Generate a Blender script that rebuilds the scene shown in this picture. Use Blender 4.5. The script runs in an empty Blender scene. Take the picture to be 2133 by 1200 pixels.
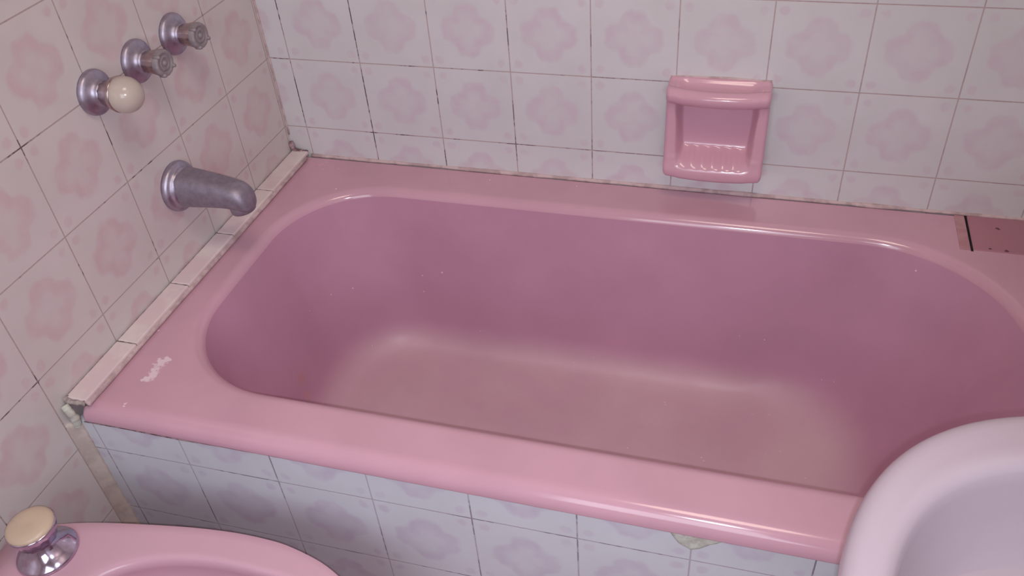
import bpy, math, random
from mathutils import Vector, Matrix

random.seed(7)
C = bpy.context.scene.collection
Z0 = 0.688            # height of the reference tile joint above the floor
T = 0.15              # tile pitch
LA = -0.0126          # the left wall is a touch out of square
PI = math.pi

# ------------------------------------------------------------------ node helpers
class NT:
    def __init__(self, name):
        self.m = bpy.data.materials.new(name)
        self.m.use_nodes = True
        self.t = self.m.node_tree
        self.b = self.t.nodes['Principled BSDF']
    def n(self, kind, **kw):
        x = self.t.nodes.new(kind)
        for k, v in kw.items():
            setattr(x, k, v)
        return x
    def link(self, a, b):
        self.t.links.new(a, b)
    def put(self, sock, v):
        if isinstance(v, bpy.types.NodeSocket):
            self.link(v, sock)
        elif isinstance(v, (tuple, list)) and len(v) == 3 and sock.type == 'RGBA':
            sock.default_value = (*v, 1)
        else:
            sock.default_value = v
    def math(self, op, a, b=None, c=None, clamp=False):
        x = self.n('ShaderNodeMath', operation=op)
        x.use_clamp = clamp
        for i, v in enumerate((a, b, c)):
            if v is not None:
                self.put(x.inputs[i], v)
        return x.outputs[0]
    def sstep(self, v, lo, hi):
        x = self.n('ShaderNodeMapRange', interpolation_type='SMOOTHSTEP')
        self.put(x.inputs[0], v)
        x.inputs[1].default_value = lo
        x.inputs[2].default_value = hi
        return x.outputs[0]
    def lin(self, v, lo, hi, a=0.0, b=1.0):
        x = self.n('ShaderNodeMapRange')
        self.put(x.inputs[0], v)
        x.inputs[1].default_value = lo
        x.inputs[2].default_value = hi
        x.inputs[3].default_value = a
        x.inputs[4].default_value = b
        return x.outputs[0]
    def mix(self, f, a, b):
        x = self.n('ShaderNodeMix', data_type='RGBA')
        self.put(x.inputs[0], f)
        self.put(x.inputs[6], a)
        self.put(x.inputs[7], b)
        return x.outputs[2]
    def noise(self, vec, scale, detail=2.0, rough=0.5):
        x = self.n('ShaderNodeTexNoise')
        if vec is not None:
            self.link(vec, x.inputs['Vector'])
        x.inputs['Scale'].default_value = scale
        x.inputs['Detail'].default_value = detail
        x.inputs['Roughness'].default_value = rough
        return x.outputs[0]
    def bump(self, h, strength, dist):
        x = self.n('ShaderNodeBump')
        x.inputs['Strength'].default_value = strength
        x.inputs['Distance'].default_value = dist
        self.link(h, x.inputs['Height'])
        self.link(x.outputs[0], self.b.inputs['Normal'])
    def coord(self, which='Object'):
        return self.n('ShaderNodeTexCoord').outputs[which]
    def pbr(self, col, rough, metal=0.0, spec=0.5, coat=0.0):
        self.put(self.b.inputs['Base Color'], col)
        self.put(self.b.inputs['Roughness'], rough)
        self.b.inputs['Metallic'].default_value = metal
        self.b.inputs['Specular IOR Level'].default_value = spec
        self.b.inputs['Coat Weight'].default_value = coat
        return self.m

def S(r, g, b):
    f = lambda v: (v / 255 / 12.92) if v / 255 <= 0.04045 else ((v / 255 + 0.055) / 1.055) ** 2.4
    return (f(r), f(g), f(b))

def tile_material(name, base, petal, grout, mould, mould_amt, mould_fade=None, patt=1.0):
    """square glazed tiles: a soft four-lobed wreath, a small rose in each corner, worn joints"""
    k = NT(name)
    uv = k.n('ShaderNodeUVMap').outputs[0]
    sx = k.n('ShaderNodeSeparateXYZ')
    k.link(uv, sx.inputs[0])
    U, V = sx.outputs[0], sx.outputs[1]
    obj = k.coord('Object')
    wob = k.noise(obj, 60, 2)
    fine = k.noise(obj, 260, 3)
    u = k.math('SUBTRACT', k.math('FRACT', U), 0.5)
    v = k.math('SUBTRACT', k.math('FRACT', V), 0.5)
    u2, v2 = k.math('MULTIPLY', u, u), k.math('MULTIPLY', v, v)
    r2 = k.math('ADD', k.math('ADD', u2, v2), 1e-4)
    r = k.math('SQRT', r2)
    c4 = k.math('SUBTRACT', 1.0, k.math('DIVIDE', k.math('MULTIPLY', k.math('MULTIPLY', u2, v2), 8.0), k.math('MULTIPLY', r2, r2)))
    c8 = k.math('SUBTRACT', k.math('MULTIPLY', k.math('MULTIPLY', c4, c4), 2.0), 1.0)
    lobes = k.math('ADD', k.math('MULTIPLY', c4, 0.036), k.math('MULTIPLY', c8, -0.012))
    w = k.math('MULTIPLY', k.math('SUBTRACT', wob, 0.5), 0.09)
    rr = k.math('ADD', k.math('SUBTRACT', r, lobes), w)
    outer = k.sstep(rr, 0.345, 0.275)
    inner = k.sstep(rr, 0.10, 0.25)
    ring = k.math('MULTIPLY', outer, k.math('ADD', k.math('MULTIPLY', inner, 0.6), 0.4))
    au, av = k.math('ABSOLUTE', u), k.math('ABSOLUTE', v)
    du, dv = k.math('SUBTRACT', au, 0.395), k.math('SUBTRACT', av, 0.395)
    dr = k.math('SQRT', k.math('ADD', k.math('MULTIPLY', du, du), k.math('MULTIPLY', dv, dv)))
    rose = k.math('MULTIPLY', k.sstep(k.math('ADD', dr, w), 0.068, 0.030), 0.8)
    blot = k.lin(k.noise(obj, 38, 3), 0.3, 0.7, 0.45, 1.1)
    patt_f = k.math('MULTIPLY', k.math('MULTIPLY', k.math('MAXIMUM', ring, rose), blot), patt, clamp=True)
    mott = k.lin(k.noise(obj, 9, 3), 0.3, 0.7)
    b2 = tuple(c * 0.93 for c in base)
    col = k.mix(mott, base, (b2[0], b2[1], b2[2] * 0.99))
    col = k.mix(patt_f, col, petal)
    # joints
    e = k.math('MAXIMUM', au, av)
    ew = k.math('ADD', e, k.math('MULTIPLY', k.math('SUBTRACT', fine, 0.5), 0.004))
    joint = k.sstep(ew, 0.4905, 0.4960)
    mn = k.math('ADD', k.noise(obj, 14, 2), k.math('MULTIPLY', k.math('SUBTRACT', k.noise(obj, 90, 2), 0.5), 0.55))
    mould_f = k.sstep(mn, 0.62 - mould_amt, 0.74 - mould_amt)
    if mould_fade:
        so = k.n('ShaderNodeSeparateXYZ')
        k.link(obj, so.inputs[0])
        fade = k.lin(so.outputs[0], mould_fade[0], mould_fade[1], 1.0, mould_fade[2])
        mould_f = k.math('MULTIPLY', mould_f, fade)
    gcol = k.mix(mould_f, grout, mould)
    col = k.mix(joint, col, gcol)
    rough = k.lin(joint, 0, 1, 0.24, 0.85)
    h = k.math('SUBTRACT', k.math('MULTIPLY', k.noise(obj, 5, 1), 0.15), joint)
    k.bump(h, 0.35, 0.0012)
    return k.pbr(col, rough, spec=0.4)

def ceramic(name, col, rough=0.2, blobs=(), stain=None, var=0.05, coat=0.0):
    k = NT(name)
    obj = k.coord('Object')
    n = k.lin(k.noise(obj, 7, 3), 0.3, 0.7)
    c = k.mix(n, tuple(x * (1 - var) for x in col), tuple(x * (1 + var) for x in col))
    ro = k.lin(k.noise(obj, 16, 2), 0.3, 0.7, rough * 0.85, rough * 1.2)
    if stain:
        zlo, zhi, scol, amt = stain
        so = k.n('ShaderNodeSeparateXYZ')
        k.link(obj, so.inputs[0])
        f = k.math('MULTIPLY', k.sstep(so.outputs[2], zhi, zlo), k.lin(k.noise(obj, 6, 4, 0.6), 0.3, 0.7, 0.5, amt))
        c = k.mix(f, c, scol)
        ro = k.math('ADD', ro, k.math('MULTIPLY', f, 0.22))
    if blobs:
        # chips, flecks and rubbed paint: each has its own place and size on the glaze
        acc = {}
        wn = k.n('ShaderNodeTexNoise')
        k.link(obj, wn.inputs['Vector'])
        wn.inputs['Scale'].default_value = 130
        wn.inputs['Detail'].default_value = 3
        off = k.n('ShaderNodeVectorMath', operation='SUBTRACT')
        k.link(wn.outputs['Color'], off.inputs[0])
        off.inputs[1].default_value = (0.5, 0.5, 0.5)
        for (p, r, bc) in blobs:
            d = k.n('ShaderNodeVectorMath', operation='MULTIPLY_ADD')
            k.link(off.outputs[0], d.inputs[0])
            d.inputs[1].default_value = (r * 2.2,) * 3
            k.link(obj, d.inputs[2])
            q = k.n('ShaderNodeVectorMath', operation='DISTANCE')
            k.link(d.outputs[0], q.inputs[0])
            q.inputs[1].default_value = p
            f = k.sstep(q.outputs['Value'], r, r * 0.55)
            acc[bc] = f if bc not in acc else k.math('MAXIMUM', acc[bc], f)
        for bc, f in acc.items():
            c = k.mix(k.math('MULTIPLY', f, 0.85), c, bc)
            ro = k.math('ADD', ro, k.math('MULTIPLY', f, 0.3))
    return k.pbr(c, ro, spec=0.5, coat=coat)

def metal(name, col, rough, pit=0.0, metallic=1.0):
    k = NT(name)
    obj = k.coord('Object')
    n = k.lin(k.noise(obj, 70, 4, 0.65), 0.3, 0.7)
    c = k.mix(n, tuple(x * 0.78 for x in col), tuple(min(1, x * 1.15) for x in col))
    ro = k.lin(k.noise(obj, 45, 3), 0.3, 0.7, rough * 0.75, rough * 1.3)
    if pit:
        k.bump(k.noise(obj, 900, 4, 0.7), pit, 0.0008)
    return k.pbr(c, ro, metal=metallic)

def grime(name, a, b, scale, rough=0.85, bump=0.3, lo=0.4, hi=0.62):
    k = NT(name)
    obj = k.coord('Object')
    f = k.sstep(k.noise(obj, scale, 4, 0.6), lo, hi)
    c = k.mix(f, a, b)
    k.bump(k.noise(obj, scale * 4, 3), bump, 0.002)
    return k.pbr(c, rough, spec=0.3)

# ------------------------------------------------------------------ mesh helpers
def mk(name, verts, faces, mat, parent=None, smooth=True, uv=None, loc=None):
    """verts in world space (z measured from the reference joint); parent is a translated Empty or mesh"""
    W = [Vector((x, y, z + Z0)) for x, y, z in verts]
    base = Vector((0, 0, 0))
    if parent is not None:
        q = parent
        while q is not None:
            base = base + q.location
            q = q.parent
    elif loc is not None:
        base = Vector(loc)
    me = bpy.data.meshes.new(name)
    me.from_pydata([w - base for w in W], [], faces)
    me.validate()
    me.materials.append(mat)
    if uv:
        L = me.uv_layers.new(name='UVMap')
        for lp in me.loops:
            w = me.vertices[lp.vertex_index].co + base
            L.data[lp.index].uv = uv((w.x, w.y, w.z - Z0))
    if smooth:
        for p in me.polygons:
            p.use_smooth = True
    me.update()
    o = bpy.data.objects.new(name, me)
    C.objects.link(o)
    if parent is not None:
        o.parent = parent
    else:
        o.location = base
    return o

def fix_normals(o):
    import bmesh
    bm = bmesh.new()
    bm.from_mesh(o.data)
    bmesh.ops.recalc_face_normals(bm, faces=bm.faces)
    bm.to_mesh(o.data)
    bm.free()
    return o

def thing(name, loc, label, cat, group=None):
    o = bpy.data.objects.new(name, None)
    o.empty_display_size = 0.05
    C.objects.link(o)
    o.location = (loc[0], loc[1], loc[2] + Z0)
    o['label'] = label
    o['category'] = cat
    if group:
        o['group'] = group
    return o

def structure(o):
    o['kind'] = 'structure'
    return o

def grid_faces(nr, nc, closed=False):
    f = []
    for i in range(nr - 1):
        for j in range(nc if closed else nc - 1):
            j2 = (j + 1) % nc
            f.append((i * nc + j, i * nc + j2, (i + 1) * nc + j2, (i + 1) * nc + j))
    return f

def rings_mesh(rings, cap_first=False, cap_last=False):
    v, n = [], len(rings[0])
    for r in rings:
        v += r
    f = grid_faces(len(rings), n, True)
    if cap_first:
        f.append(tuple(reversed(range(n))))
    if cap_last:
        f.append(tuple((len(rings) - 1) * n + j for j in range(n)))
    return v, f

def box(x0, x1, y0, y1, z0, z1):
    v = [(x, y, z) for z in (z0, z1) for y in (y0, y1) for x in (x0, x1)]
    f = [(0, 2, 3, 1), (4, 5, 7, 6), (0, 1, 5, 4), (2, 6, 7, 3), (0, 4, 6, 2), (1, 3, 7, 5)]
    return v, f

def frame(axis):
    a = Vector(axis).normalized()
    t = Vector((0, 0, 1)) if abs(a.z) < 0.9 else Vector((1, 0, 0))
    e1 = a.cross(t).normalized()
    return a, e1, e1.cross(a).normalized()

def lathe(profile, origin, axis, seg=48, flute=None):
    """profile: (radius, distance along axis)"""
    a, e1, e2 = frame(axis)
    o = Vector(origin)
    rings = []
    for i, (r, h) in enumerate(profile):
        ring = []
        for j in range(seg):
            t = 2 * PI * j / seg
            q = r * (flute(t, i) if flute else 1.0)
            p = o + a * h + e1 * (q * math.cos(t)) + e2 * (q * math.sin(t))
            ring.append(tuple(p))
        rings.append(ring)
    return rings_mesh(rings, True, True)

def join(*parts):
    v, f = [], []
    for pv, pf in parts:
        b = len(v)
        v += pv
        f += [tuple(i + b for i in q) for q in pf]
    return v, f

def catmull(pts, n):
    out = []
    m = len(pts)
    for i in range(m - 1):
        p0, p1, p2, p3 = pts[max(i - 1, 0)], pts[i], pts[i + 1], pts[min(i + 2, m - 1)]
        for s in range(n):
            t = s / n
            out.append(tuple(0.5 * ((2 * b) + (-a + c) * t + (2 * a - 5 * b + 4 * c - d) * t * t + (-a + 3 * b - 3 * c + d) * t ** 3)
                             for a, b, c, d in zip(p0, p1, p2, p3)))
    out.append(tuple(pts[-1]))
    return out

def lerp(a, b, t):
    return a + (b - a) * t

# ------------------------------------------------------------------ materials
TILE = S(215, 212, 214)
PETAL = S(209, 194, 202)
m_back = tile_material('back_wall_tiles', TILE, PETAL, S(186, 165, 166), S(92, 68, 80), 0.13, (0.35, 0.95, 0.15))
m_left = tile_material('left_wall_tiles', S(214, 204, 203), S(207, 183, 186), S(182, 162, 158), S(104, 82, 84), 0.0)
m_panel = tile_material('panel_tiles', S(222, 223, 232), S(208, 199, 216), S(190, 180, 192), S(146, 134, 150), 0.1, None, 0.9)
m_other = tile_material('far_wall_tiles', TILE, PETAL, S(170, 150, 150), S(90, 70, 75), 0.0)

PINK = S(206, 160, 176)
WHITE = S(236, 214, 222)
CHIP = S(240, 205, 215)
DARK = S(70, 34, 46)
rim_blobs = []
ZR = -0.218
for (x, y, r) in [(.084, -.627, .009), (.0886, -.6206, .007), (.0872, -.655, .008), (.0858, -.645, .007), (.083, -.664, .006), (.078, -.668, .003)]:
    rim_blobs.append(((x, y, ZR + Z0), r * 1.35, WHITE))
for (x, y, r) in [(.0352, -.5604, .0032), (.082, -.717, .003), (.0824, -.722, .0028), (.3333, -.7284, .002), (.1467, -.5044, .0018),
                  (.4459, -.0301, .002), (.1497, -.1115, .0022), (.62, -.024, .0015)]:
    rim_blobs.append(((x, y, ZR + Z0), r, CHIP))
for (x, y, r) in [(.1018, -.0315, .004), (.0776, -.0315, .006), (.085, -.022, .004), (.1227, -.0413, .004), (.062, -.03, .003), (.09, -.048, .004)]:
    rim_blobs.append(((x, y, ZR + Z0), r, S(220, 165, 180)))
TL = (0.76, -0.37, 0.0)
def loc_(bl): return [((p[0] - TL[0], p[1] - TL[1], p[2] - TL[2]), r, c) for p, r, c in bl]
m_rim = ceramic('pink_enamel', PINK, 0.12, loc_(rim_blobs))
# flecks of chipped enamel and a rusty run inside the basin (local to the tub)
FLECKS = [(-0.4468, 0.2421, 0.2852, 1.6), (-0.4026, 0.2441, 0.2978, 1.8), (-0.4467, 0.2358, 0.2477, 1.4), (-0.5809, 0.1857, 0.2767, 1.4), (-0.6099, 0.1472, 0.287, 1.2), (-0.6269, 0.0856, 0.2929, 1.0), (0.467, 0.2405, 0.4337, 1.6), (0.243, 0.2342, 0.2385, 1.2), (0.3528, 0.1993, 0.1891, 1.0), (0.3737, 0.1911, 0.1966, 1.0), (0.2376, 0.146, 0.1248, 1.1), (0.2681, 0.15, 0.1261, 1.3), (0.2919, 0.0659, 0.1248, 1.4), (0.2671, 0.0562, 0.1244, 1.0), (0.3369, 0.0119, 0.1273, 1.4), (0.0208, 0.0173, 0.1215, 1.6), (0.1556, 0.0228, 0.1228, 1.9), (0.1606, 0.0159, 0.1229, 1.7), (0.0725, 0.1435, 0.1237, 2.0), (0.0742, 0.1375, 0.1236, 1.8), (-0.1223, 0.2028, 0.1365, 1.0), (-0.082, 0.2116, 0.151, 1.0), (-0.5475, 0.1524, 0.1504, 1.0), (-0.5131, 0.0222, 0.1247, 1.0), (-0.2405, 0.1286, 0.1233, 0.9), (0.196, 0.2344, 0.2396, 0.9), (-0.3256, 0.2194, 0.1715, 0.9)]
BASIN_BLOBS = [((x, y, z), r * 0.00125, CHIP) for x, y, z, r in FLECKS]
BASIN_BLOBS += [((-0.6068, -0.0284, 0.2177), .016, S(196, 141, 152)), ((-0.5967, -0.0387, 0.1877), .013, S(196, 141, 152))]
m_basin = ceramic('worn_pink_enamel', S(194, 144, 168), 0.34, BASIN_BLOBS, (Z0 - .565, Z0 - .50, S(220, 188, 194), 0.8), var=0.06)
m_patch = ceramic('patched_pink_tile', S(178, 122, 136), 0.4, loc_([((1.3553, -0.0366, ZR + Z0 + .0015), .005, DARK), ((1.335, -0.098, ZR + Z0 + .0015), .003, DARK), ((1.36, -0.1, ZR + Z0 + .0015), .004, DARK)]))
m_dish = ceramic('pink_glazed_ceramic', S(210, 162, 178), 0.14)
m_sink = ceramic('pale_pink_ceramic', S(192, 177, 190), 0.22, var=0.02)
m_bidet = ceramic('pink_bidet_ceramic', S(212, 170, 186), 0.17, var=0.02)
m_chrome = metal('tarnished_chrome', S(180, 172, 188), 0.42)
m_sleeve = metal('worn_chrome_sleeve', S(190, 172, 172), 0.28)
m_zinc = metal('dull_zinc', S(156, 146, 160), 0.52, 0.25, 0.7)
m_core = metal('bare_grey_knob_core', S(158, 148, 152), 0.6, 0.4, 0.35)
m_bright = metal('bright_chrome', S(205, 190, 210), 0.12)
m_cream = ceramic('cream_plastic', S(208, 186, 164), 0.3, var=0.06)
m_pearl = ceramic('pearly_cream_plastic', S(194, 180, 170), 0.16, var=0.14)
m_caulk = grime('dirty_sealant', S(208, 182, 182), S(182, 156, 156), 45)
m_caulk_dark = grime('mouldy_sealant', S(176, 148, 152), S(112, 84, 92), 70)
m_grout = grime('cream_grout', S(206, 192, 184), S(190, 175, 168), 30)
m_mortar = grime('crumbled_mortar', S(176, 162, 158), S(92, 78, 78), 80, bump=0.8)
m_plaster = grime('plaster_filler', S(206, 206, 196), S(188, 184, 174), 60, bump=0.5)
m_ledge = grime('plain_white_tile', S(230, 214, 212), S(222, 200, 202), 12, rough=0.36, bump=0.02)
m_hole = grime('dark_hole', S(40, 26, 30), S(24, 16, 20), 50)
m_ceil = grime('ceiling_paint', S(232, 226, 220), S(226, 220, 214), 3, bump=0.02)
m_floor = tile_material('floor_tiles', S(190, 150, 150), S(176, 128, 134), S(150, 130, 128), S(90, 74, 74), 0.1)

# ------------------------------------------------------------------ the room
RX, NY, TOP = 1.53, -2.35, 1.82
def uvB(p): return ((p[0] - 0.0461) / T, p[2] / T)
def uvL(p): return ((-p[1] - 0.1579 + T) / T, p[2] / 0.1496)
def uvF(p): return (p[0] / 0.2, p[1] / 0.2)
structure(mk('wall_back', *box(-0.12, RX + 0.1, 0, 0.1, -Z0, TOP), m_back, None, False, uvB))
def lx(y): return math.sin(LA) * (-y)
v = [(lx(0.1) - 0.1, 0.0, -Z0), (lx(0), 0.0, -Z0), (lx(NY) - 0.1, NY, -Z0), (lx(NY), NY, -Z0)]
v = v + [(a, b, TOP) for a, b, c in v]
f = [(0, 2, 3, 1), (4, 5, 7, 6), (1, 3, 7, 5), (0, 4, 6, 2), (0, 1, 5, 4), (2, 6, 7, 3)]
structure(fix_normals(mk('wall_left', v, f, m_left, None, False, uvL)))
structure(mk('wall_right', *box(RX, RX + 0.1, NY, 0, -Z0, TOP), m_other, None, False, uvL))
structure(mk('wall_front', *box(-0.12, RX + 0.1, NY - 0.1, NY, -Z0, TOP), m_other, None, False, uvB))
structure(mk('floor', *box(-0.12, RX + 0.1, NY - 0.1, 0.1, -Z0 - 0.1, -Z0), m_floor, None, False, uvF))
structure(mk('ceiling', *box(-0.12, RX + 0.1, NY - 0.1, 0.1, TOP, TOP + 0.1), m_ceil, None, False))

# ------------------------------------------------------------------ sealant and ledge
def bead(pts, r, mat, name, up=(0, 0, 1), seed=0, parent=None, jit=0.25, seg=8):
    rnd = random.Random(seed)
    path = catmull(pts, 10) if len(pts) > 2 else [tuple(lerp(a, b, i / 60) for a, b in zip(*pts)) for i in range(201)]
    rings = []
    jt = [rnd.random() - 0.5 for _ in range(len(path) + 8)]
    jt = [sum(jt[i:i + 5]) / 5 * 2.2 for i in range(len(path))]
    for i, p in enumerate(path):
        a = Vector(path[min(i + 1, len(path) - 1)]) - Vector(path[max(i - 1, 0)])
        a, e1, e2 = frame(a)
        q = r * (1 + jit * jt[i] * 2)
        rings.append([tuple(Vector(p) + e1 * q * math.cos(2 * PI * j / seg) + e2 * q * math.sin(2 * PI * j / seg)) for j in range(seg)])
    return fix_normals(mk(name, *rings_mesh(rings, True, True), mat, parent))

structure(bead([(0.042, -0.0005, ZR + 0.001), (0.62, -0.0005, ZR + 0.001)], 0.0042, m_caulk, 'trim_1', seed=1))
structure(bead([(0.62, -0.0002, ZR), (1.515, -0.0002, ZR)], 0.0017, m_caulk_dark, 'trim_2', seed=2, jit=0.4))
structure(bead([(0.0015, -0.0015, -0.17), (0.001, -0.001, 0.8)], 0.0018, m_caulk, 'trim_3', seed=3))

led = thing('tile_ledge', (lx(-0.37), -0.37, ZR), 'narrow ledge of white tile strips along left wall beside the pink tub rim', 'ledge')
cuts = [0.004, 0.158, 0.308, 0.458, 0.608, 0.736]
def slab(d0, d1, w0, w1, z0, z1, bev=0.0016):
    # a bevelled strip lying along the left wall; d from the back wall, w out from the left wall
    rings = []
    for (i, z) in ((bev, z0), (0, z0 + bev), (0, z1 - bev), (bev * 0.4, z1 - bev * 0.3), (bev, z1)):
        rings.append([(lx(-d) + w, -d, z) for d, w in ((d0 + i, w0 + i), (d0 + i, w1 - i), (d1 - i, w1 - i), (d1 - i, w0 + i))])
    return rings_mesh(rings, True, True)
for a, b in zip(cuts[:-1], cuts[1:]):
    g = 0.0014
    fix_normals(mk('tile_strip', *slab(a + g, b - g, 0.0025, 0.038, -0.2125, -0.2045), m_ledge, led, False))
mo = slab(0.003, 0.733, 0.0005, 0.0365, -0.2172, -0.2062, 0.0005)
fix_normals(mk('mortar_bed', *mo, m_mortar, led, False))
fix_normals(bead([(lx(-.74) + .003, -0.7345, -0.2085), (lx(-.74) + .013, -0.738, -0.2098), (lx(-.74) + .026, -0.7365, -0.2100), (lx(-.74) + .036, -0.735, -0.2105)], 0.0042, m_mortar, 'broken_edge', seed=5, parent=led, jit=0.35))
fix_normals(bead([(lx(-.05) + .0400, -0.02, ZR + .0050), (lx(-.4) + .0392, -0.40, ZR + .0050), (lx(-.73) + .0386, -0.735, ZR + .0050)], 0.0040, m_caulk, 'sealant', seed=6, parent=led, jit=0.3))
# lump of filler in the rear corner
structure(bead([(0.003, -0.006, -0.185), (0.006, -0.007, -0.198), (0.014, -0.006, -0.206), (0.035, -0.004, -0.211)], 0.006, m_caulk_dark, 'trim_4', seed=8, jit=0.35))
# filler at the front corner and the cream joint running down between wall and panel
structure(bead([(lx(-.745) + .004, -0.744, -0.213), (lx(-.745) + .011, -0.746, -0.226), (lx(-.745) + .013, -0.745, -0.240), (lx(-.745) + .010, -0.745, -0.254)], 0.0068, m_plaster, 'trim_5', seed=9, jit=0.15))
jv = []
rnd = random.Random(4)
for i in range(61):
    z = lerp(-0.247, -Z0, i / 60)
    j = lambda: (rnd.random() - 0.5) * 0.0022
    jv.append([(lx(-.762) - .003, -0.739, z), (lx(-.762) - .002, -0.7580 + j(), z), (lx(-.75) + .001, -0.7560 + j(), z),
               (lx(-.745) + .012 + j(), -0.7455 + j() * .5, z), (lx(-.745) + .0165 + j(), -0.739, z)])
structure(fix_normals(mk('trim_6', *rings_mesh(jv, True, True), m_grout)))

# ------------------------------------------------------------------ tiled panel under the tub
PD, PA = -0.7404, 0.0079
def py(x): return PD + PA * x
def uvP(p): return ((p[0] - 0.1749) / T, (p[2] + 0.31) / T)
pan = thing('tub_apron', (0.76, -0.70, -Z0), 'grey white floral tiled panel standing below the front lip of the pink tub', 'apron')
v = [(0.0, py(0), -Z0), (RX - .004, py(RX), -Z0), (RX - .004, py(RX) + .045, -Z0), (0.0, py(0) + .045, -Z0)]
v = v + [(a, b, -0.2475) for a, b, c in v]
f = [(3, 2, 1, 0), (4, 5, 6, 7), (0, 1, 5, 4), (1, 2, 6, 5), (2, 3, 7, 6), (3, 0, 4, 7)]
fix_normals(mk('tile_face', v, f, m_panel, pan, False, uvP))
# chipped edge filled with plaster
edge = [(.8935, -.2478), (.896, -.254), (.900, -.262), (.903, -.268), (.908, -.2755), (.914, -.2795), (.919, -.281), (.924, -.2838), (.930, -.2815), (.936, -.278),
        (.9425, -.2722), (.949, -.266), (.957, -.2608), (.964, -.2545), (.971, -.2485)]
rnd = random.Random(11)
cx, cz = .93, -.2505
rings = []
for s, h in ((1.0, -.002), (1.0, .0006), (.93, .0030), (.80, .0026), (.62, .0012), (.35, .0008), (.05, .0006)):
    ring = []
    for (x, z) in edge:
        xx, zz = cx + (x - cx) * s, cz + (z - cz) * s
        ring.append((xx, py(xx) - h - (rnd.random() - .5) * .0012 * (s > .1), zz))
    rings.append(ring)
vv, ff = [], []
n = len(edge)
for r in rings: vv += r
for i in range(len(rings) - 1):
    for j in range(n - 1):
        ff.append((i * n + j, i * n + j + 1, (i + 1) * n + j + 1, (i + 1) * n + j))
pp = fix_normals(mk('plaster_patch', vv, ff, m_plaster, pan))
pp['label'] = 'chipped spot filled with rough plaster'
fix_normals(bead([(0.012, py(0) - .0003, -0.2488), (1.50, py(1.5) - .0003, -0.2488)], 0.0014, m_caulk_dark, 'sealant', seed=12, parent=pan, jit=0.6))

# ------------------------------------------------------------------ the bathtub
NS, NC = 26, 18
def rrect(x0, x1, y0, y1, rs, z):
    """closed loop, rs = radii at (x1,y1), (x0,y1), (x0,y0), (x1,y0)"""
    pts = []
    cs = [(x1, y1, rs[0], 0), (x0, y1, rs[1], 90), (x0, y0, rs[2], 180), (x1, y0, rs[3], 270)]
    for i, (cx, cy, r, a0) in enumerate(cs):
        sx, sy = (-1 if cx == x1 else 1), (-1 if cy == y1 else 1)
        ox, oy = cx + sx * r, cy + sy * r
        arc = [(ox + r * math.cos(math.radians(a0 + 90 * j / NC)), oy + r * math.sin(math.radians(a0 + 90 * j / NC))) for j in range(NC + 1)]
        pts += arc
        nx_, ny_, nr, na = cs[(i + 1) % 4]
        tx, ty = (-1 if nx_ == x1 else 1), (-1 if ny_ == y1 else 1)
        q = (nx_ + tx * nr + nr * math.cos(math.radians(na)), ny_ + ty * nr + nr * math.sin(math.radians(na)))
        e = arc[-1]
        pts += [(lerp(e[0], q[0], j / NS), lerp(e[1], q[1], j / NS)) for j in range(1, NS)]
    return [(x, y, z) for x, y in pts]

tub = thing('bathtub', (0.76, -0.37, -Z0), 'large pink enamel bathtub set between the tiled walls', 'bathtub')
OX0, OX1, OY0, OY1 = 0.013, 1.518, -0.7425, -0.003
IX0, IX1, IY0, IY1 = 0.083, 1.374, -0.658, -0.091
IR = (0.24, 0.19, 0.19, 0.24)
rings = []
# underside and outer skirt, then the outer roll
for off, z in ((0.03, -0.2462), (0.006, -0.2462), (0.0, -0.2445)):
    rings.append(rrect(OX0 + off * .2, OX1 - off * .2, OY0 + off, OY1 - off * .05, (.006, .006, .006, .014), z))
RO = 0.0255
for i in range(0, 11):
    a = math.radians(90 * i / 10)
    ins = RO * (1 - math.cos(a))
    s = 0.18   # the sides against wall and ledge are hardly rolled
    rings.append(rrect(OX0 + ins * s, OX1 - ins * s, OY0 + ins, OY1 - ins * s, (.006, .006, .006, .014), ZR - RO * (1 - math.sin(a))))
outer = rings[-1]
RI = 0.020
# flat of the rim, then the inner roll down to 62 degrees
inner_top = rrect(IX0 - .010, IX1 + .012, IY0 - .008, IY1 + .009, tuple(r + .010 for r in IR), ZR)
for t in (0.04, 0.25, 0.5, 0.75, 0.93):
    rings.append([tuple(lerp(a, b, t) for a, b in zip(p, q)) for p, q in zip(outer, inner_top)])
def opening(ins, z, g=0.0):
    return rrect(IX0 - .010 + ins, IX1 + .012 - ins, IY0 - .008 + ins, IY1 + .009 - ins, tuple(r + .010 - ins * .9 for r in IR), z)
NR = 12
for i in range(0, NR + 1):
    a = math.radians(72 * i / NR)
    rings.append(opening(RI * math.sin(a), ZR - RI * (1 - math.cos(a)) ))
fix_normals(mk('rim', *rings_mesh(rings), m_rim, tub))
last = rings[-1]
a = math.radians(72)
e_in, e_z = RI * math.sin(a), RI * (1 - math.cos(a))
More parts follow.
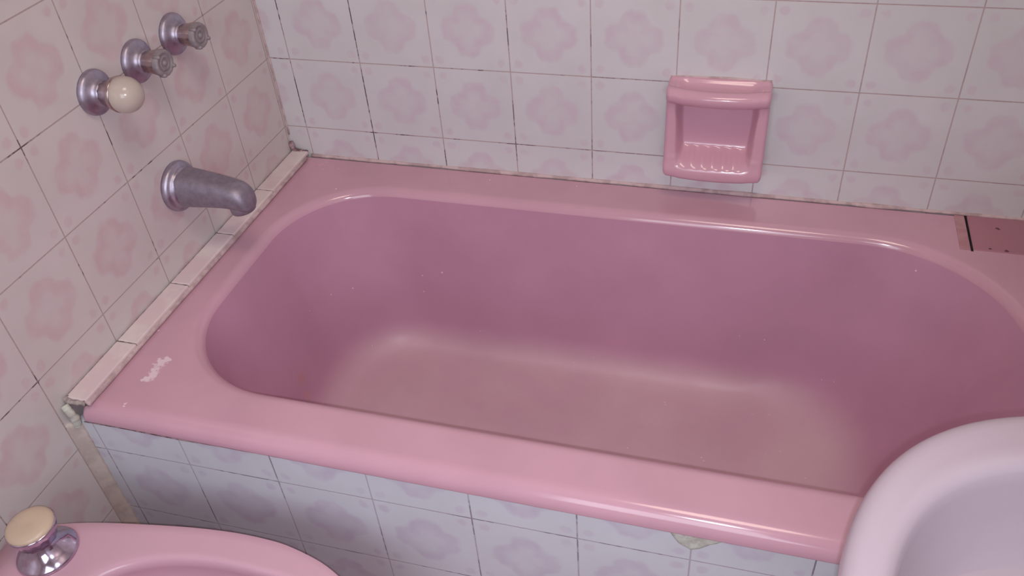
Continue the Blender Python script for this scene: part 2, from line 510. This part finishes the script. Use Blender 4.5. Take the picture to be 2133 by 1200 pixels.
# basin: straight walls then a wide fillet into the floor; the right end is the sloping back rest
FX0, FX1, FY0, FY1 = 0.225, 1.075, -0.585, -0.185
FR = (0.16, 0.13, 0.13, 0.16)
DEP = 0.345
prof = [(0, 0), (.10, .15), (.20, .32), (.31, .50), (.43, .68), (.545, .82), (.68, .92), (.84, .98), (1, 1)]
prof = catmull([(g, h) for g, h in prof], 5)
rings2 = []
b0 = (IX0 - .010 + e_in, IX1 + .012 - e_in, IY0 - .008 + e_in, IY1 + .009 - e_in)
r0 = tuple(r + .010 - e_in * .9 for r in IR)
zt = ZR - e_z
for g, h in prof:
    r = rrect(lerp(b0[0], FX0, g), lerp(b0[1], FX1, g), lerp(b0[2], FY0, g), lerp(b0[3], FY1, g), tuple(lerp(p, q, g) for p, q in zip(r0, FR)), zt - (DEP - e_z) * h)
    rings2.append(r)
fl = rings2[-1]
cxm, cym, zf = (FX0 + FX1) / 2, (FY0 + FY1) / 2, ZR - DEP
for t in (0.12, 0.3, 0.5, 0.7, 0.9, 0.985):
    rings2.append([(lerp(x, cxm, t), lerp(y, cym, t), zf - 0.004 * math.sin(t * PI / 2)) for x, y, z in fl])
fix_normals(mk('basin', *rings_mesh(rings2, False, True), m_basin, tub))
# tile let into the rear right corner of the rim
def plate(x0, x1, y0, y1, z0, z1, bev):
    rings = [[(a, b, z) for a, b in ((x0 + i, y0 + i), (x1 - i, y0 + i), (x1 - i, y1 - i), (x0 + i, y1 - i))] for i, z in ((0, z0), (0, z1 - bev), (bev, z1))]
    return rings_mesh(rings, True, True)
ct = fix_normals(mk('corner_tile', *plate(1.3105, 1.510, -0.104, -0.0045, ZR - .002, ZR + .0015, .0008), m_patch, tub, False))
ct['label'] = 'darker stained pink tile let into the rim'
fix_normals(mk('crack', *plate(1.3062, 1.3100, -0.108, -0.005, ZR - .001, ZR + .0006, .0002), m_hole, tub, False))
fix_normals(mk('grout_joint', *plate(1.2895, 1.3055, -0.106, -0.005, ZR - .001, ZR + .0008, .0003), grime('pinkish_grout', S(192, 148, 152), S(184, 132, 142), 30), tub, False))

# ------------------------------------------------------------------ soap dish on the back wall
dish = thing('soap_dish', (0.871, -0.02, -0.08), 'pink glazed ceramic soap dish with grab bar fixed to the back wall', 'soap dish')
HW, DCX = 0.0865, 0.8715
frame_p = [(0, .0105), (.006, .0115), (.014, .0075), (.030, .0062), (.040, .0095), (.049, .0085), (.0555, .001), (.054, -.010), (.046, -.0175), (.041, -.021),
           (.040, -.026), (.0405, -.04), (.0415, -.06), (.043, -.08), (.0445, -.1), (.0465, -.118), (.0485, -.131), (.051, -.140), (.0525, -.149), (.050, -.158), (.040, -.1625), (.020, -.1635), (0, -.164)]
rec_p = [(0, .0105), (.006, .0115), (.014, .0025), (.030, .0012), (.040, .0088), (.049, .0085), (.0565, .001), (.055, -.010), (.046, -.0185), (.030, -.0205),
         (.012, -.023), (.008, -.030), (.0075, -.05), (.008, -.075), (.0085, -.100), (.011, -.1125), (.020, -.1195), (.033, -.1265), (.044, -.1335), (.051, -.1405), (.0535, -.149), (.0515, -.158), (.040, -.1635), (.020, -.164), (0, -.164)]
def resample(pts, n):
    d = catmull(pts, 12)
    L = [0]
    for a, b in zip(d[:-1], d[1:]):
        L.append(L[-1] + math.dist(a, b))
    return d, L
# matched by index: give both the same number of control points
frame_p = frame_p[:10] + [(.0405, -.023), (.040, -.026)] + frame_p[11:]
frame_p = frame_p[:len(rec_p) - 1] + [frame_p[-1]] if len(frame_p) > len(rec_p) else frame_p
while len(frame_p) < len(rec_p):
    frame_p.insert(12, tuple((a + b) / 2 for a, b in zip(frame_p[11], frame_p[12])))
FPc, RPc = catmull(frame_p, 5), catmull(rec_p, 5)
SPLIT = 9 * 5 + 2
cols = []
NX = 121
RE = 0.0075
def sm(x, a, b):
    t = min(1, max(0, (x - a) / (b - a)))
    return t * t * (3 - 2 * t)
for j in range(NX):
    t = -1 + 2 * j / (NX - 1)
    # denser towards the ends
    t = math.copysign(1 - (1 - abs(t)) ** 1.35, t) if True else t
    cols.append(t)
vv = []
for t in cols:
    ax = abs(t) * HW
    x = t * HW
    cut = 0.0
    if ax > HW - RE:
        q = (ax - (HW - RE)) / RE
        cut = RE * (1 - math.sqrt(max(0, 1 - q * q)))
    col = []
    for i, (fp, rp) in enumerate(zip(FPc, RPc)):
        zmid = rp[1]
        edge_ = 0.0695 - 0.004 * sm(-zmid, .05, .14)
        w = 1 - sm(ax, edge_ - .012, edge_ + .002)
        if i < 6 * 5:
            w = 1 - sm(ax, .052, .072)
        d, z = lerp(fp[0], rp[0], w), lerp(fp[1], rp[1], w)
        # the bar bows out in the middle, the lip a little
        bow = (1 - (ax / HW) ** 2)
        if z > -0.02:
            d += 0.011 * bow * min(1, d / .035) - .004
        elif z < -0.12:
            d += 0.004 * bow * min(1, d / .04)
            z -= 0.004 * bow * sm(-z, .14, .165)
        # ribs on the tray floor
        if -0.140 < z < -0.113 and w > 0.2:
            k = math.sin(PI * min(1, max(0, (-z - .113) / .027)))
            z += 0.0015 * k * w * math.cos(2 * PI * x / 0.0185)
        lim = max(0.0, d - cut)
        zz = z
        if z < -0.13:
            zz = z + cut * sm(-z, .13, .16)
        if z > 0:
            zz = z - cut * .5 * sm(z, 0, .01)
        col.append((DCX + x + 0.0015 * (z < -.1) * t * 0, -lim + 0.0004, zz))
    vv.append(col)
nS = len(FPc)
def strip(i0, i1):
    v, n = [], i1 - i0
    for c in vv:
        v += c[i0:i1]
    f = grid_faces(len(vv), n)
    return v, f
v, f = strip(SPLIT, nS)
fix_normals(mk('tray', v, f, m_dish, dish))
v, f = strip(0, SPLIT + 1)
fix_normals(mk('grab_bar', v, f, m_dish, dish))
# side cheeks that close the ends
for sgn, c in ((-1, vv[0]), (1, vv[-1])):
    pass
rnd = random.Random(21)
fix_normals(bead([(DCX - HW + .002, -0.0005, .0118), (DCX, -.0005, .0125), (DCX + HW - .002, -0.0005, .0118)], 0.0017, m_caulk, 'sealant', seed=22, parent=dish, jit=0.5))

# ------------------------------------------------------------------ wall taps and spout
AX = (math.cos(LA), math.sin(LA), 0.0)
esc = [(.0337, 0.0), (.0342, .003), (.0336, .0062), (.0315, .0088), (.0270, .0110), (.0225, .0132), (.0195, .0158), (.0180, .0190), (.0176, .0215), (.012, .0218)]
def flutes(n, amp, rows):
    return lambda t, i: 1 + (amp * math.cos(n * t) if i in rows else 0)
def wall_tap(y, z, label, kind):
    o = (lx(y), y, z)
    t = thing('wall_tap', o, label, 'tap', 'bath taps on the left wall')
    fix_normals(mk('escutcheon', *lathe(esc, o, AX), m_chrome, t))
    if kind == 'stub':
        sl = [(.0125, .0195), (.0160, .0203), (.0166, .024), (.0178, .032), (.0202, .0445), (.0200, .0460)]
        fix_normals(mk('sleeve', *lathe(sl, o, AX, 48, flutes(10, .025, (1, 2, 3, 4))), m_sleeve, t))
        core = [(.010, .0440), (.0196, .0443), (.0206, .0456), (.0208, .0480), (.0207, .0520), (.0200, .0542), (.0182, .0552), (.0150, .0549),
                (.0140, .0530), (.0122, .0528), (.0110, .0546), (.0084, .0551), (.0072, .0534), (.0045, .0530), (.0035, .0560), (.0010, .0565)]
        k = fix_normals(mk('knob_core', *lathe(core, o, AX, 60, flutes(12, .012, (2, 3, 4, 5))), m_core, t))
        k['label'] = 'bare grey knob core with its cap missing'
        a, e1, e2 = frame(AX)
        for ang in (50, 215, 305):
            r = math.radians(ang)
            c = Vector(o) + a * .0520 + (e1 * math.cos(r) + e2 * math.sin(r)) * .0192
            lg = lathe([(.0016, -.006), (.0032, -.005), (.0034, .003), (.0024, .0062), (.0008, .0066)], c, AX, 12)
            fix_normals(mk('lug', *lg, m_core, k))
    else:
        sl = [(.0135, .0195), (.0172, .0203), (.0185, .024), (.0215, .031), (.0250, .040), (.0268, .0460), (.0255, .0475)]
        fix_normals(mk('sleeve', *lathe(sl, o, AX, 48, flutes(10, .03, (1, 2, 3))), m_sleeve, t))
        R = .0268
        ball = [(R * math.sin(math.radians(q)), .0555 - R * math.cos(math.radians(q))) for q in range(28, 180, 6)] + [(.0005, .0555 + R)]
        k = fix_normals(mk('ball_knob', *lathe(ball, o, AX, 48), m_pearl, t))
        k['label'] = 'pearly cream ball knob'
    return t
wall_tap(-.247, .155, 'chrome wall tap with bare grey knob stub nearest the back wall', 'stub')
wall_tap(-.348, .154, 'middle chrome wall tap of three with bare grey knob stub', 'stub')
wall_tap(-.452, .153, 'chrome wall tap with cream ball knob farthest from the back wall', 'ball')

so = (lx(-.358), -.358, -.070)
sp = thing('bath_spout', so, 'dull grey metal bath spout on the left wall above the tub', 'spout')
fl_ = [(.0435, 0.0), (.0442, .004), (.0432, .0085), (.0400, .0115), (.0370, .0125), (.0355, .016), (.0335, .020), (.020, .021)]
fix_normals(mk('flange', *lathe(fl_, so, AX), m_chrome, sp))
a, e1, e2 = frame(AX)
UP = Vector((0, 0, 1)); SD = Vector((0, -1, 0))
rings = []
sect = [(.010, .0325, .033, .000), (.025, .0315, .0325, .000), (.045, .0298, .0308, -.0005), (.065, .0282, .0288, -.001), (.085, .0266, .0268, -.002), (.102, .0255, .0252, -.0035),
        (.115, .0248, .0245, -.0055), (.126, .0238, .0235, -.0085), (.1345, .0215, .0205, -.0125), (.1395, .0170, .0155, -.0160), (.1415, .010, .009, -.0185), (.1420, .002, .002, -.0195)]
sect = catmull(sect, 3)
for (h, ry, rz, dz) in sect:
    ring = []
    for j in range(40):
        t = 2 * PI * j / 40
        c_, s_ = math.cos(t), math.sin(t)
        n = 2.5
        k = (abs(c_) ** n + abs(s_) ** n) ** (-1 / n)
        ring.append(tuple(Vector(so) + a * h + SD * (ry * k * c_) + UP * (rz * k * s_ + dz)))
    rings.append(ring)
fix_normals(mk('spout_body', *rings_mesh(rings, True, True), m_zinc, sp))
noz = [(.0205, 0), (.0215, .010), (.0218, .018), (.0208, .0205), (.0175, .0205), (.0165, .012), (.001, .011)]
fix_normals(mk('nozzle', *lathe(noz, Vector(so) + a * .118 + UP * -.0145, (0.12, 0, -1)), m_zinc, sp))

# ------------------------------------------------------------------ bidet at the lower left
BZ, BY = -.295, -1.02
half = catmull([(.004, .088), (.008, .102), (.018, .115), (.034, .127), (.06, .1375), (.10, .149), (.151, .1595), (.20, .168), (.249, .1755), (.29, .180), (.3218, .1822), (.36, .1825), (.397, .180), (.4456, .1695),
                (.48, .1565), (.515, .137), (.545, .110), (.565, .080), (.578, .045), (.582, .018), (.583, .0)], 4)
loop = [(x, BY + w) for x, w in half] + [(x, BY - w) for x, w in reversed(half[:-1])]
def bloop(s, z, cx=.30, taper=1.0, keep_back=True):
    out = []
    for x, y in loop:
        out.append((lerp(.004, x, 1) if False else cx + (x - cx) * s if x > cx or not keep_back else x + (1 - s) * (cx - x) * (0.0 if keep_back else 1), BY + (y - BY) * s * taper, z))
    return out
bid = thing('bidet', (.28, BY, -Z0), 'pink ceramic bidet against the left wall in the lower left corner', 'bidet')
N = len(loop)
def inner(s, z, cx=.357, ax=.215, ay=.132, n=2.4):
    out = []
    for x, y in loop:
        t = math.atan2((y - BY) / .18, (x - .30) / .29)
        c_, s_ = math.cos(t), math.sin(t)
        k = (abs(c_) ** n + abs(s_) ** n) ** (-1 / n)
        out.append((cx + ax * s * k * c_, BY + ay * s * k * s_, z))
    return out
rings = []
for s, z in ((.52, -Z0), (.55, -Z0 + .03), (.56, -.55), (.62, -.47), (.76, -.40), (.90, -.355), (.965, -.33)):
    rings.append(bloop(s, z))
for i in range(7):
    q = math.radians(90 * i / 6)
    rings.append(bloop(.985 + .015 * math.sin(q * 1.0) if False else 1 - .018 * (1 - math.cos(q)) , BZ - .018 * (1 - math.sin(q))))
top = rings[-1]
it = inner(1.06, BZ)
for t in (.3, .6, .9, 1):
    rings.append([tuple(lerp(p, q, t) for p, q in zip(A, B)) for A, B in zip(top, it)])
for s, dz in ((1.035, .0010), (1.015, .0035), (1.003, .008), (1.0, .014), (1.008, .020), (1.035, .030), (1.045, .048), (1.01, .085), (.90, .125), (.65, .150), (.3, .158), (.02, .160)):
    rings.append(inner(s, BZ - dz))
fix_normals(mk('bowl', *rings_mesh(rings, True, True), m_bidet, bid))
to = (.0735, -.9285, BZ)
tap = fix_normals(mk('bidet_tap', *lathe([(.0405, 0.0), (.0410, .003), (.039, .006), (.031, .0115), (.0225, .019), (.0185, .0265), (.0175, .031), (.008, .032)], to, (0, 0, 1)), m_bright, bid))
skirt = [(.012, .0300), (.0215, .0310), (.0245, .0335), (.0265, .040), (.0300, .050), (.0322, .0575), (.0318, .0598), (.029, .0602)]
kn = fix_normals(mk('knob_skirt', *lathe(skirt, to, (0, 0, 1), 60, flutes(14, .018, (2, 3, 4))), m_bright, tap))
cap = [(.0305, .0585), (.0312, .0605), (.0302, .0635), (.0265, .0660), (.0195, .0675), (.0100, .0682), (.0060, .0678), (.0005, .0677)]
kc = fix_normals(mk('knob_cap', *lathe(cap, to, (0, 0, 1)), m_cream, tap))
kc['label'] = 'cream knob cap'

# ------------------------------------------------------------------ washbasin at the lower right
SZ, SCX, SCY = .12, 1.28, -1.07
def sup(cx, cy, a, b, n, z, xback=None, M=160):
    out = []
    for j in range(M):
        t = 2 * PI * j / M
        c_, s_ = math.cos(t), math.sin(t)
        k = (abs(c_) ** n + abs(s_) ** n) ** (-1 / n)
        x, y = cx + a * k * c_, cy + b * k * s_
        if xback and c_ > 0:
            # behind the centre the outline runs straight back to the wall with small corner radii
            m = 9
            k = (c_ ** m + abs(s_) ** m) ** (-1 / m)
            x, y = cx + (xback - cx) * k * c_, cy + b * k * s_
        out.append((x, y, z))
    return out
sink = thing('washbasin', (1.30, SCY, -Z0), 'pale pink ceramic washbasin jutting in at the lower right corner', 'washbasin')
XB = RX - .004
rings = []
for a_, b_, z in ((.07, .08, -.02), (.13, .15, .0), (.20, .225, .035), (.228, .256, .062)):
    rings.append(sup(SCX, SCY, a_, b_, 2.5, z, XB if a_ > .1 else XB))
for i in range(9):
    q = math.radians(-50 + 140 * i / 8)
    r = .017
    rings.append(sup(SCX, SCY, .2445 - r + r * math.cos(q), .2735 - r + r * math.cos(q), 2.5, SZ - .021 + r * math.sin(q) + .004, XB))
top = rings[-1]
it = sup(SCX - .01, SCY, .2085, .2195, 2.6, SZ + .0015)
for t in (.35, .7, 1):
    rings.append([tuple(lerp(p, q, t) for p, q in zip(A, B)) for A, B in zip(top, it)])
for a_, b_, dz in ((.2045, .2155, .0005), (.2005, .2115, .003), (.1975, .2085, .0085), (.1955, .2065, .020), (.191, .202, .05), (.182, .193, .085), (.162, .173, .115), (.115, .125, .130), (.05, .055, .133), (.012, .012, .136)):
    rings.append(sup(SCX - .01, SCY, a_, b_, 2.6, SZ - dz))
fix_normals(mk('bowl', *rings_mesh(rings, True, True), m_sink, sink))
ped = []
for a_, b_, z in ((.105, .12, -Z0), (.108, .122, -Z0 + .02), (.085, .095, -.60), (.075, .085, -.40), (.08, .09, -.15), (.10, .11, -.03), (.115, .125, .004)):
    ped.append(sup(SCX + .06, SCY, a_, b_, 2.6, z))
fix_normals(mk('pedestal', *rings_mesh(ped, True, True), m_sink, sink))

# ------------------------------------------------------------------ camera
R = Matrix(((0.9603550618993696, -0.12035813843545796, 0.2514598846667381),
            (0.2699612867512474, 0.6265753907456078, -0.7311116080104323),
            (-0.06956334336321696, 0.7700111675971592, 0.6342268860871407)))
cam = bpy.data.cameras.new('camera')
cam.sensor_width = 36
cam.lens = 1795.1 / 2133 * 36
cam.clip_start = 0.01
co = bpy.data.objects.new('camera', cam)
C.objects.link(co)
CP = Vector((0.9419, -1.3963, 0.6941 + Z0))
co.matrix_world = Matrix.Translation(CP) @ R.to_4x4()
bpy.context.scene.camera = co

# ------------------------------------------------------------------ light
def area(name, loc, size, power, col, aim):
    l = bpy.data.lights.new(name, 'AREA')
    l.shape = 'DISK'
    l.size = size
    l.energy = power
    l.color = col
    o = bpy.data.objects.new(name, l)
    C.objects.link(o)
    o.location = (loc[0], loc[1], loc[2] + Z0)
    d = Vector(aim) - Vector(loc)
    o.rotation_euler = d.to_track_quat('-Z', 'Y').to_euler()
    return o
area('ceiling_lamp', (0.98, -1.05, 1.78), 0.60, 8.5, (1.0, 0.83, 0.67), (0.98, -1.05, 0))
fill_light = area('rear_fill', (0.85, -2.30, 0.55), 1.0, 17, (0.80, 0.90, 1.0), (0.9, 0, -0.1))  # soft cool light added behind the camera to brighten panel and back wall
fill_light.data.shape = 'RECTANGLE'
fill_light.data.size, fill_light.data.size_y = 0.8, 1.3
fl = bpy.data.lights.new('phone_flash', 'SPOT')
fl.energy = 23
fl.color = (0.88, 0.90, 1.0)
fl.shadow_soft_size = 0.004
fl.spot_size = math.radians(88)
fl.spot_blend = 1.0
fo = bpy.data.objects.new('phone_flash', fl)
C.objects.link(fo)
fo.matrix_world = co.matrix_world @ Matrix.Translation((0.004, -0.014, 0.0)) @ Matrix.Rotation(math.radians(4), 4, 'Y')

w = bpy.data.worlds.new('world')
w.use_nodes = True
w.node_tree.nodes['Background'].inputs[0].default_value = (0.9, 0.9, 1.0, 1)
w.node_tree.nodes['Background'].inputs[1].default_value = 0.2
bpy.context.scene.world = w
vs = bpy.context.scene.view_settings
vs.view_transform = 'Standard'
vs.look = 'None'
vs.gamma = 1.0
vs.use_curve_mapping = False
vs.exposure = 0.0
